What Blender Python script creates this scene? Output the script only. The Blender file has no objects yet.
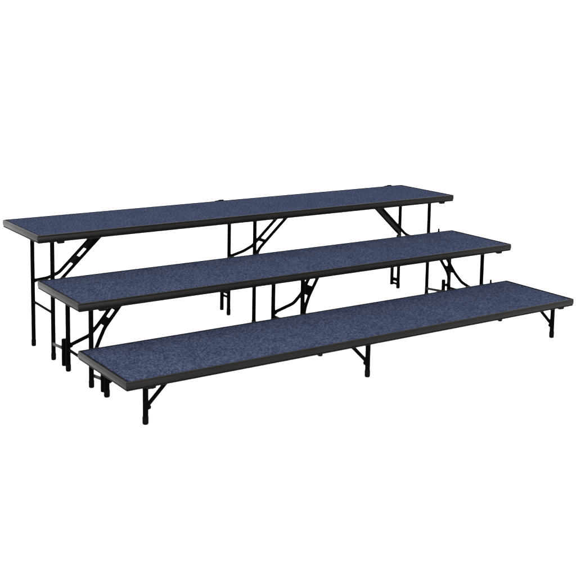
import bpy, bmesh, math, random
from mathutils import Vector, Matrix

random.seed(4)
scene = bpy.context.scene
COL = scene.collection

# ------------------------------------------------------------------ materials
def new_mat(name):
    m = bpy.data.materials.new(name)
    m.use_nodes = True
    nt = m.node_tree
    return m, nt, nt.nodes['Principled BSDF']

def mat_metal(name, base, rough, spec, var=0.25, bump=0.05):
    """powder coated steel: slight tone drift, fine orange-peel bump, scuffed gloss"""
    m, nt, b = new_mat(name)
    N, Lk = nt.nodes, nt.links
    tc = N.new('ShaderNodeTexCoord')
    n1 = N.new('ShaderNodeTexNoise'); n1.inputs['Scale'].default_value = 7; n1.inputs['Detail'].default_value = 6
    n2 = N.new('ShaderNodeTexNoise'); n2.inputs['Scale'].default_value = 900; n2.inputs['Detail'].default_value = 2
    Lk.new(tc.outputs['Object'], n1.inputs['Vector']); Lk.new(tc.outputs['Object'], n2.inputs['Vector'])
    r = N.new('ShaderNodeValToRGB')
    r.color_ramp.elements[0].position = .3; r.color_ramp.elements[1].position = .7
    r.color_ramp.elements[0].color = tuple(c*(1-var) for c in base) + (1,)
    r.color_ramp.elements[1].color = tuple(c*(1+var) for c in base) + (1,)
    Lk.new(n1.outputs['Fac'], r.inputs['Fac']); Lk.new(r.outputs['Color'], b.inputs['Base Color'])
    mr = N.new('ShaderNodeMapRange')
    mr.inputs['To Min'].default_value = rough*.8; mr.inputs['To Max'].default_value = rough*1.2
    Lk.new(n1.outputs['Fac'], mr.inputs['Value']); Lk.new(mr.outputs['Result'], b.inputs['Roughness'])
    b.inputs['Specular IOR Level'].default_value = spec
    bp = N.new('ShaderNodeBump'); bp.inputs['Strength'].default_value = bump; bp.inputs['Distance'].default_value = .001
    Lk.new(n2.outputs['Fac'], bp.inputs['Height']); Lk.new(bp.outputs['Normal'], b.inputs['Normal'])
    return m

def mat_carpet():
    m, nt, b = new_mat('blue_carpet')
    N, Lk = nt.nodes, nt.links
    tc = N.new('ShaderNodeTexCoord')
    geo = N.new('ShaderNodeObjectInfo')
    add = N.new('ShaderNodeVectorMath'); add.operation = 'ADD'
    Lk.new(tc.outputs['Object'], add.inputs[0]); Lk.new(geo.outputs['Location'], add.inputs[1])
    sq = N.new('ShaderNodeVectorMath'); sq.operation = 'MULTIPLY'; sq.inputs[1].default_value = (1, .5, 1)
    Lk.new(add.outputs[0], sq.inputs[0])
    def noise(scale, detail, rough=.6):
        n = N.new('ShaderNodeTexNoise'); n.inputs['Scale'].default_value = scale
        n.inputs['Detail'].default_value = detail; n.inputs['Roughness'].default_value = rough
        Lk.new(sq.outputs[0], n.inputs['Vector']); return n
    fleck = noise(155, 3, .6)       # heather flecks in the yarn
    mott = noise(16, 4)             # broad mottling
    tuft = noise(420, 3, .7)        # single tufts
    mx = N.new('ShaderNodeMath'); mx.operation = 'MULTIPLY_ADD'
    mx.inputs[1].default_value = .14; Lk.new(mott.outputs['Fac'], mx.inputs[0]); Lk.new(fleck.outputs['Fac'], mx.inputs[2])
    r = N.new('ShaderNodeValToRGB'); cr = r.color_ramp
    cr.elements[0].position = .40; cr.elements[0].color = (CARP[0]*.38, CARP[1]*.40, CARP[2]*.44, 1)
    cr.elements[1].position = .74; cr.elements[1].color = (CARP[0]*2.25, CARP[1]*2.15, CARP[2]*1.85, 1)
    e = cr.elements.new(.555); e.color = CARP + (1,)
    Lk.new(mx.outputs[0], r.inputs['Fac']); Lk.new(r.outputs['Color'], b.inputs['Base Color'])
    b.inputs['Roughness'].default_value = .95
    b.inputs['Specular IOR Level'].default_value = .0
    bp = N.new('ShaderNodeBump'); bp.inputs['Strength'].default_value = .5; bp.inputs['Distance'].default_value = .003
    sm = N.new('ShaderNodeMath'); sm.operation = 'ADD'
    Lk.new(tuft.outputs['Fac'], sm.inputs[0]); Lk.new(fleck.outputs['Fac'], sm.inputs[1])
    Lk.new(sm.outputs[0], bp.inputs['Height']); Lk.new(bp.outputs['Normal'], b.inputs['Normal'])
    return m

CARP = (.0122, .0152, .0292)
M_CARPET = mat_carpet()
M_FRAME = mat_metal('olive_black_frame_paint', (.0013, .0012, .0010), .36, .050, .3, .12)
M_TRIM = mat_metal('black_edge_trim', (.0012, .0012, .0012), .5, .012)
M_LEG = mat_metal('gloss_black_tube_paint', (.0005, .0005, .0005), .45, .0025)
M_RUBBER = mat_metal('black_rubber', (.001, .001, .001), .7, .006)
M_BOARD = mat_metal('pale_bounce_board', (.72, .72, .70), .8, .1, .06)  # underside made pale to bounce light onto the floor beneath
M_STEEL = mat_metal('dull_grey_steel', (.005, .005, .005), .4, .04)

m, nt, b = new_mat('white_studio_floor')
n = nt.nodes.new('ShaderNodeTexNoise'); n.inputs['Scale'].default_value = 3
r = nt.nodes.new('ShaderNodeValToRGB')
r.color_ramp.elements[0].color = (.90, .90, .90, 1); r.color_ramp.elements[1].color = (.94, .94, .94, 1)
nt.links.new(n.outputs['Fac'], r.inputs['Fac']); nt.links.new(r.outputs['Color'], b.inputs['Base Color'])
b.inputs['Roughness'].default_value = .9; b.inputs['Specular IOR Level'].default_value = .1
M_FLOOR = m

# ------------------------------------------------------------------ mesh helpers
def link(name, bm, mat, parent=None, smooth=True):
    bmesh.ops.recalc_face_normals(bm, faces=bm.faces)
    me = bpy.data.meshes.new(name); bm.to_mesh(me); bm.free()
    me.materials.append(mat)
    if smooth:
        for p in me.polygons: p.use_smooth = True
        try: me.set_sharp_from_angle(angle=math.radians(35))
        except Exception: pass
    o = bpy.data.objects.new(name, me); COL.objects.link(o)
    if parent: o.parent = parent
    return o

def outline(L, D, d, r, seg=5):
    """rounded rectangle of L x D, moved inwards by d"""
    rr = max(r-d, .0006)
    pts = []
    for cx, cy, a0 in ((L-d-rr, d+rr, -90), (L-d-rr, D-d-rr, 0), (d+rr, D-d-rr, 90), (d+rr, d+rr, 180)):
        for k in range(seg+1):
            a = math.radians(a0+90*k/seg)
            pts.append((cx+rr*math.cos(a), cy+rr*math.sin(a)))
    return pts

def ring(bm, L, D, prof, r=.005):
    """closed profile (inward offset, z) swept round the rectangle"""
    loops = [[bm.verts.new((x, y, z)) for x, y in outline(L, D, d, r)] for d, z in prof]
    n = len(loops[0])
    for i in range(len(loops)):
        A, B = loops[i], loops[(i+1) % len(loops)]
        for j in range(n):
            bm.faces.new((A[j], A[(j+1) % n], B[(j+1) % n], B[j]))

def slab(bm, L, D, prof, r=.005):
    """stack of outlines (inward offset, z) capped top and bottom"""
    loops = [[bm.verts.new((x, y, z)) for x, y in outline(L, D, d, r)] for d, z in prof]
    n = len(loops[0])
    for A, B in zip(loops, loops[1:]):
        for j in range(n):
            bm.faces.new((A[j], A[(j+1) % n], B[(j+1) % n], B[j]))
    bm.faces.new(loops[0][::-1]); bm.faces.new(loops[-1])

def fillet(pts, rad, seg=6):
    pts = [Vector(p) for p in pts]; out = [pts[0]]
    for a, p, c in zip(pts, pts[1:], pts[2:]):
        u, v = (a-p), (c-p); t = min(rad, u.length*.45, v.length*.45)
        s, e = p+u.normalized()*t, p+v.normalized()*t
        for k in range(seg+1):
            f = k/seg; out.append(s*(1-f)**2 + p*2*f*(1-f) + e*f*f)
    out.append(pts[-1]); return out

def tube(bm, pts, rad, seg=16):
    """round tube along a polyline; rad is a number or one per point"""
    pts = [Vector(p) for p in pts]
    rads = rad if isinstance(rad, (list, tuple)) else [rad]*len(pts)
    t0 = (pts[1]-pts[0]).normalized()
    nrm = t0.orthogonal().normalized(); loops = []
    for i, p in enumerate(pts):
        if i == 0: t = t0
        elif i == len(pts)-1: t = (pts[i]-pts[i-1]).normalized()
        else: t = ((pts[i]-pts[i-1]).normalized()+(pts[i+1]-pts[i]).normalized()).normalized()
        nrm = (nrm - t*nrm.dot(t)).normalized(); bn = t.cross(nrm)
        loops.append([bm.verts.new(p+(nrm*math.cos(2*math.pi*k/seg)+bn*math.sin(2*math.pi*k/seg))*rads[i]) for k in range(seg)])
    for A, B in zip(loops, loops[1:]):
        for j in range(seg): bm.faces.new((A[j], A[(j+1) % seg], B[(j+1) % seg], B[j]))
    bm.faces.new(loops[0][::-1]); bm.faces.new(loops[-1])

def block(bm, c, s, bev=.0015, rot=None):
    g = bmesh.ops.create_cube(bm, size=1)
    M = Matrix.Translation(Vector(c)) @ (rot.to_4x4() if rot else Matrix()) @ Matrix.Diagonal((*s, 1))
    bmesh.ops.transform(bm, matrix=M, verts=g['verts'])
    es = list({e for v in g['verts'] for e in v.link_edges})
    if bev: bmesh.ops.bevel(bm, geom=es, offset=bev, segments=2, affect='EDGES', profile=.5)

def plate_between(bm, p, q, width, thick, wide_dir):
    p, q = Vector(p), Vector(q); x = (q-p).normalized()
    y = (Vector(wide_dir) - x*x.dot(Vector(wide_dir))).normalized(); z = x.cross(y)
    rot = Matrix((x, y, z)).transposed()
    block(bm, (p+q)/2, ((q-p).length, width, thick), .001, rot)

def thing(name, label, cat, loc, group=None):
    o = bpy.data.objects.new(name, None); COL.objects.link(o)
    o.empty_display_size = .2; o.location = loc
    o['label'] = label; o['category'] = cat
    if group: o['group'] = group
    return o

# ------------------------------------------------------------------ the floor
bm = bmesh.new()
for x, y in ((-60, -40), (60, -40), (60, 110), (-60, 110)): bm.verts.new((x, y, 0))
bm.faces.new(bm.verts)
fl = link('floor', bm, M_FLOOR, smooth=False); fl['kind'] = 'structure'

# ------------------------------------------------------------------ the risers
LEN, DEP, TH = 2.446, .457, .037
XS = (.114, 1.198, 2.374)           # left, middle and right leg sets
def riser(label, y0, h, yf, yr, x_off, dirs, R, brace, xbar, tubes, pins, latches):
    """yf / yr: leg positions from the front edge; dirs: way each brace folds"""
    root = thing('choral_riser', label, 'riser', (x_off, y0, 0), 'three carpeted riser platforms set in rising steps')
    zb = h-TH
    # deck
    bm = bmesh.new()
    ring(bm, LEN, DEP, [(.0015, zb+.0105), (.0004, zb+.0115), (0, zb+.013), (0, h-.008), (.0006, h-.0065), (.002, h-.0055), (.030, h-.0055), (.030, h-.009), (.004, h-.009), (.004, zb+.0140), (.020, zb+.0140), (.020, zb+.0105)])
    fr = link('frame', bm, M_FRAME, root)
    bm = bmesh.new()
    ring(bm, LEN, DEP, [(.0035, zb+.0015), (.0022, zb+.005), (.0028, zb+.0103), (.024, zb+.0103), (.024, zb), (.006, zb)])
    link('shade_band', bm, M_TRIM, root)  # dark band added for the shade along the rail's lower edge
    bm = bmesh.new()
    ring(bm, LEN, DEP, [(.0012, h-.0053), (.0004, h-.0035), (.0006, h-.0012), (.0016, h+.0004), (.0036, h+.0006), (.0046, h-.0006), (.0048, h-.0053)])
    link('edge_trim', bm, M_FRAME, root)
    bm = bmesh.new()
    slab(bm, LEN-.013, DEP, [(.0103, h-.0053), (.0102, h-.0028), (.0113, h-.0016), (.014, h-.0010)])
    bmesh.ops.translate(bm, vec=(.0065, 0, 0), verts=bm.verts)
    link('carpet', bm, M_CARPET, root)
    bm = bmesh.new()
    ring(bm, LEN, DEP, [(.0050, h-.0053), (.0050, h+.0004), (.0054, h+.0004), (.0056, h-.0042), (.0175, h-.0042), (.0175, h-.0053)])
    link('edge_seal', bm, M_TRIM, root)
    bm = bmesh.new()
    slab(bm, LEN, DEP, [(.032, zb+.006), (.032, h-.0095)])
    link('deck_board', bm, M_BOARD, root)
    ym = (yf+yr)/2
    for i, x in enumerate(XS):
        d = dirs[i]
        for y in (yf, yr):
            # leg with a flared rubber foot
            bm = bmesh.new()
            tube(bm, [(x, y, .020), (x, y, zb+.006)], R)
            lg = link('leg', bm, M_LEG, root)
            bm = bmesh.new()
            tube(bm, [(x, y, .0002), (x, y, .004), (x, y, .028), (x, y, .033)], [R*.85, R*1.08, R*1.12, R*1.02])
            link('foot_cap', bm, M_RUBBER, lg)
            # bolt where the brace meets the leg
            bm = bmesh.new()
            zbr = brace[0]
            tube(bm, [(x-d*R*.6, y, zbr), (x+d*R*1.35, y, zbr), (x+d*R*1.75, y, zbr), (x+d*R*2.0, y, zbr)], [.010, .010, .008, .004], 12)
            link('brace_bolt', bm, M_LEG, lg)
        # pivot rod the pair of legs folds on, in two brackets under the deck
        bm = bmesh.new(); tube(bm, [(x, .03, zb+.002), (x, DEP-.03, zb+.002)], .007, 12)
        link('pivot_rod', bm, M_LEG, root)
        if i != 1:
            for y in (.022, DEP-.022):
                bm = bmesh.new(); block(bm, (x, y, zb-.0025), (.034, .020, .018), .004)
                tube(bm, [(x, y-.013, zb-.005), (x, y+.013, zb-.005)], .0055, 10)
                link('pivot_bracket', bm, M_TRIM, root)
        if xbar:
            bm = bmesh.new(); tube(bm, [(x, yf, xbar), (x, yr, xbar)], R*.62, 12)
            link('crossbar', bm, M_LEG, root)
        # folding brace: two bent arms that run close together up to the deck
        za, half, b1, b2, tops, rb = brace
        top = tops[i]
        if b1 and xbar > .2 and i == 1: b1, b2 = (.05, .036, .028), (.088, .066)
        br = None
        for sgn, y in ((1, yr), (-1, yf)):
            yc = ym+sgn*half
            bm = bmesh.new()
            if b1:
                P = [(x, y, za), (x+d*b1[0], yc+sgn*b1[2], za+b1[1]), (x+d*b2[0], yc, za+b2[1]), (x+d*top, yc, zb+.006)]
                tube(bm, fillet(P, .016), rb, 12)
            else:
                tube(bm, [(x, y, za), (x+d*top, y, zb+.006)], rb, 12)
            a = link('brace_arm', bm, M_LEG, root)
            if br is None: br = a
        if b2:
            A = Vector((x+d*b2[0], 0, za+b2[1])); B = Vector((x+d*top, 0, zb+.006))
            for f0, f1 in brace_plates[xbar][i]:
                p, q = A.lerp(B, f0), A.lerp(B, f1); p.y = q.y = ym
                bm = bmesh.new(); plate_between(bm, p, q, half*2+rb, rb*1.1, (0, 1, 0))
                link('brace_link', bm, M_LEG, br)
            bm = bmesh.new(); tube(bm, [(B.x, ym-half-.03, zb+.003), (B.x, ym+half+.03, zb+.003)], .007, 12)
            link('brace_pivot', bm, M_LEG, br)
    # sockets that couple a riser to the one behind it
    for i, reach, zl, off in tubes:
        x = XS[i]; yt = yr+off; zk = .122 if i == 1 else .050
        bm = bmesh.new()
        tube(bm, [(x, yt, .012), (x, yt, .014), (x, yt, .133), (x, yt, .136)], [.0095, .0112, .0112, .0095], 16)
        c = link('coupling_tube', bm, M_LEG, root)
        bm = bmesh.new(); plate_between(bm, (x, yr+R*.8, zk), (x, yt, zk), .022, .005, (0, 0, 1))
        plate_between(bm, (x, yr+R*.8, zk-.025), (x, yt, zk-.025), .014, .005, (0, 0, 1))
        link('tube_bracket', bm, M_LEG, c)
        if reach:
            bm = bmesh.new(); plate_between(bm, (x, yt+.008, zl+.012), (x, reach-y0, zl), .015, .006, (0, 0, 1))
            link('coupling_link', bm, M_STEEL, c)
    for x in pins:
        bm = bmesh.new()
        tube(bm, [(x, DEP+.0075, h-.03), (x, DEP+.0075, h+.011), (x, DEP+.0075, h+.0145), (x, DEP+.0075, h+.016)], [.0062, .0062, .005, .002], 12)
        block(bm, (x, DEP+.002, h-.024), (.022, .016, .010), .002)
        link('lock_pin', bm, M_LEG, root)
    for x in latches:
        bm = bmesh.new()
        block(bm, (x, DEP+.004, h-.006), (.034, .010, .022), .004)
        tube(bm, [(x-.055, DEP+.004, h-.006), (x-.03, DEP+.004, h-.001), (x, DEP+.004, h-.001)], .0035, 8)
        link('latch', bm, M_LEG, root)
    return root

Y2, Y3 = .4236, .8762
# plates between the brace arms, as stretches of the straight run (keyed by crossbar height)
brace_plates = {.219: (((.22, .36), (.52, .80)), ((.14, .20),), ((.1, .9),)),
                .100: (((.02, .22), (.42, .52)), ((.0, .28), (.5, .58)), ((.02, .22),)), None: ()}
riser('tallest blue carpeted riser platform, standing at the back on the longest black legs', Y3, .6078,
      .9995-Y3, 1.2496-Y3, -.0013, (1, 1, -1), .0108, (.318, .035, (.05, .022, .025), (.095, .047), (.322, .305, .325), .0090), .219,
      ((1, None, 0, .070), (2, None, 0, .058)), (), (1.198, 2.358))
riser('middle height blue carpeted riser platform, between the tallest one and the lowest one', Y2, .4087,
      .5635-Y2, .8138-Y2, -.0067, (1, 1, -1), .0112, (.115, .031, (.07, .058, .018), (.105, .108), (.235, .196, .215), .0090), .100,
      ((0, .9995, .078, .048), (2, .9995, .055, .042)), (2.354,), ())
riser('lowest blue carpeted riser platform, at the front on short straight black legs', 0, .2059,
      .0712, .4235, 0, (1, -1, -1), .0116, (.066, .1, None, None, (.112, .112, .112), .0086), None,
      ((0, .5635, .052, .036),), (2.336,), ())

# ------------------------------------------------------------------ light: white studio, evenly lit
w = bpy.data.worlds.new('World'); scene.world = w; w.use_nodes = True
bg = w.node_tree.nodes['Background']
bg.inputs['Color'].default_value = (1, 1, 1, 1); bg.inputs['Strength'].default_value = 4.0

def added_fill(name, loc, target, size, power):
    l = bpy.data.lights.new(name, 'AREA'); l.shape = 'RECTANGLE'; l.size, l.size_y = size; l.energy = power
    o = bpy.data.objects.new(name, l); COL.objects.link(o); o.location = loc
    o.rotation_euler = (Vector(target)-Vector(loc)).to_track_quat('-Z', 'Y').to_euler()
added_fill('added_fill', (-.6, -3.6, 1.3), (.6, .3, 0), (2.4, 1.2), 500)  # added fill out of view, brightens the floor under the decks and front edges

# ------------------------------------------------------------------ camera
cd = bpy.data.cameras.new('Camera'); cam = bpy.data.objects.new('Camera', cd); COL.objects.link(cam)
yaw, pitch, roll = -.57971, -.13058, .01331
fw = Vector((-math.sin(yaw)*math.cos(pitch), math.cos(yaw)*math.cos(pitch), math.sin(pitch)))
rt = Vector((math.cos(yaw), math.sin(yaw), 0)); up = rt.cross(fw)
r2 = rt*math.cos(roll)+up*math.sin(roll); u2 = up*math.cos(roll)-rt*math.sin(roll)
mat = Matrix((r2, u2, -fw)).transposed().to_4x4(); mat.translation = (-1.618, -3.38782, 1.49211)
cam.matrix_world = mat
cd.sensor_fit = 'HORIZONTAL'; cd.sensor_width = 36; cd.lens = 1044.166/576*36
cd.shift_x = 22.81/576; cd.shift_y = -117.4326/576
cd.clip_start = .05; cd.clip_end = 500
scene.camera = cam

scene.render.resolution_x = scene.render.resolution_y = 1024
vs = scene.view_settings; vs.view_transform = 'Standard'; vs.look = 'None'; vs.exposure = 0; vs.gamma = 1
scene.cycles.filter_width = 2.0
scene.cycles.max_bounces = 8
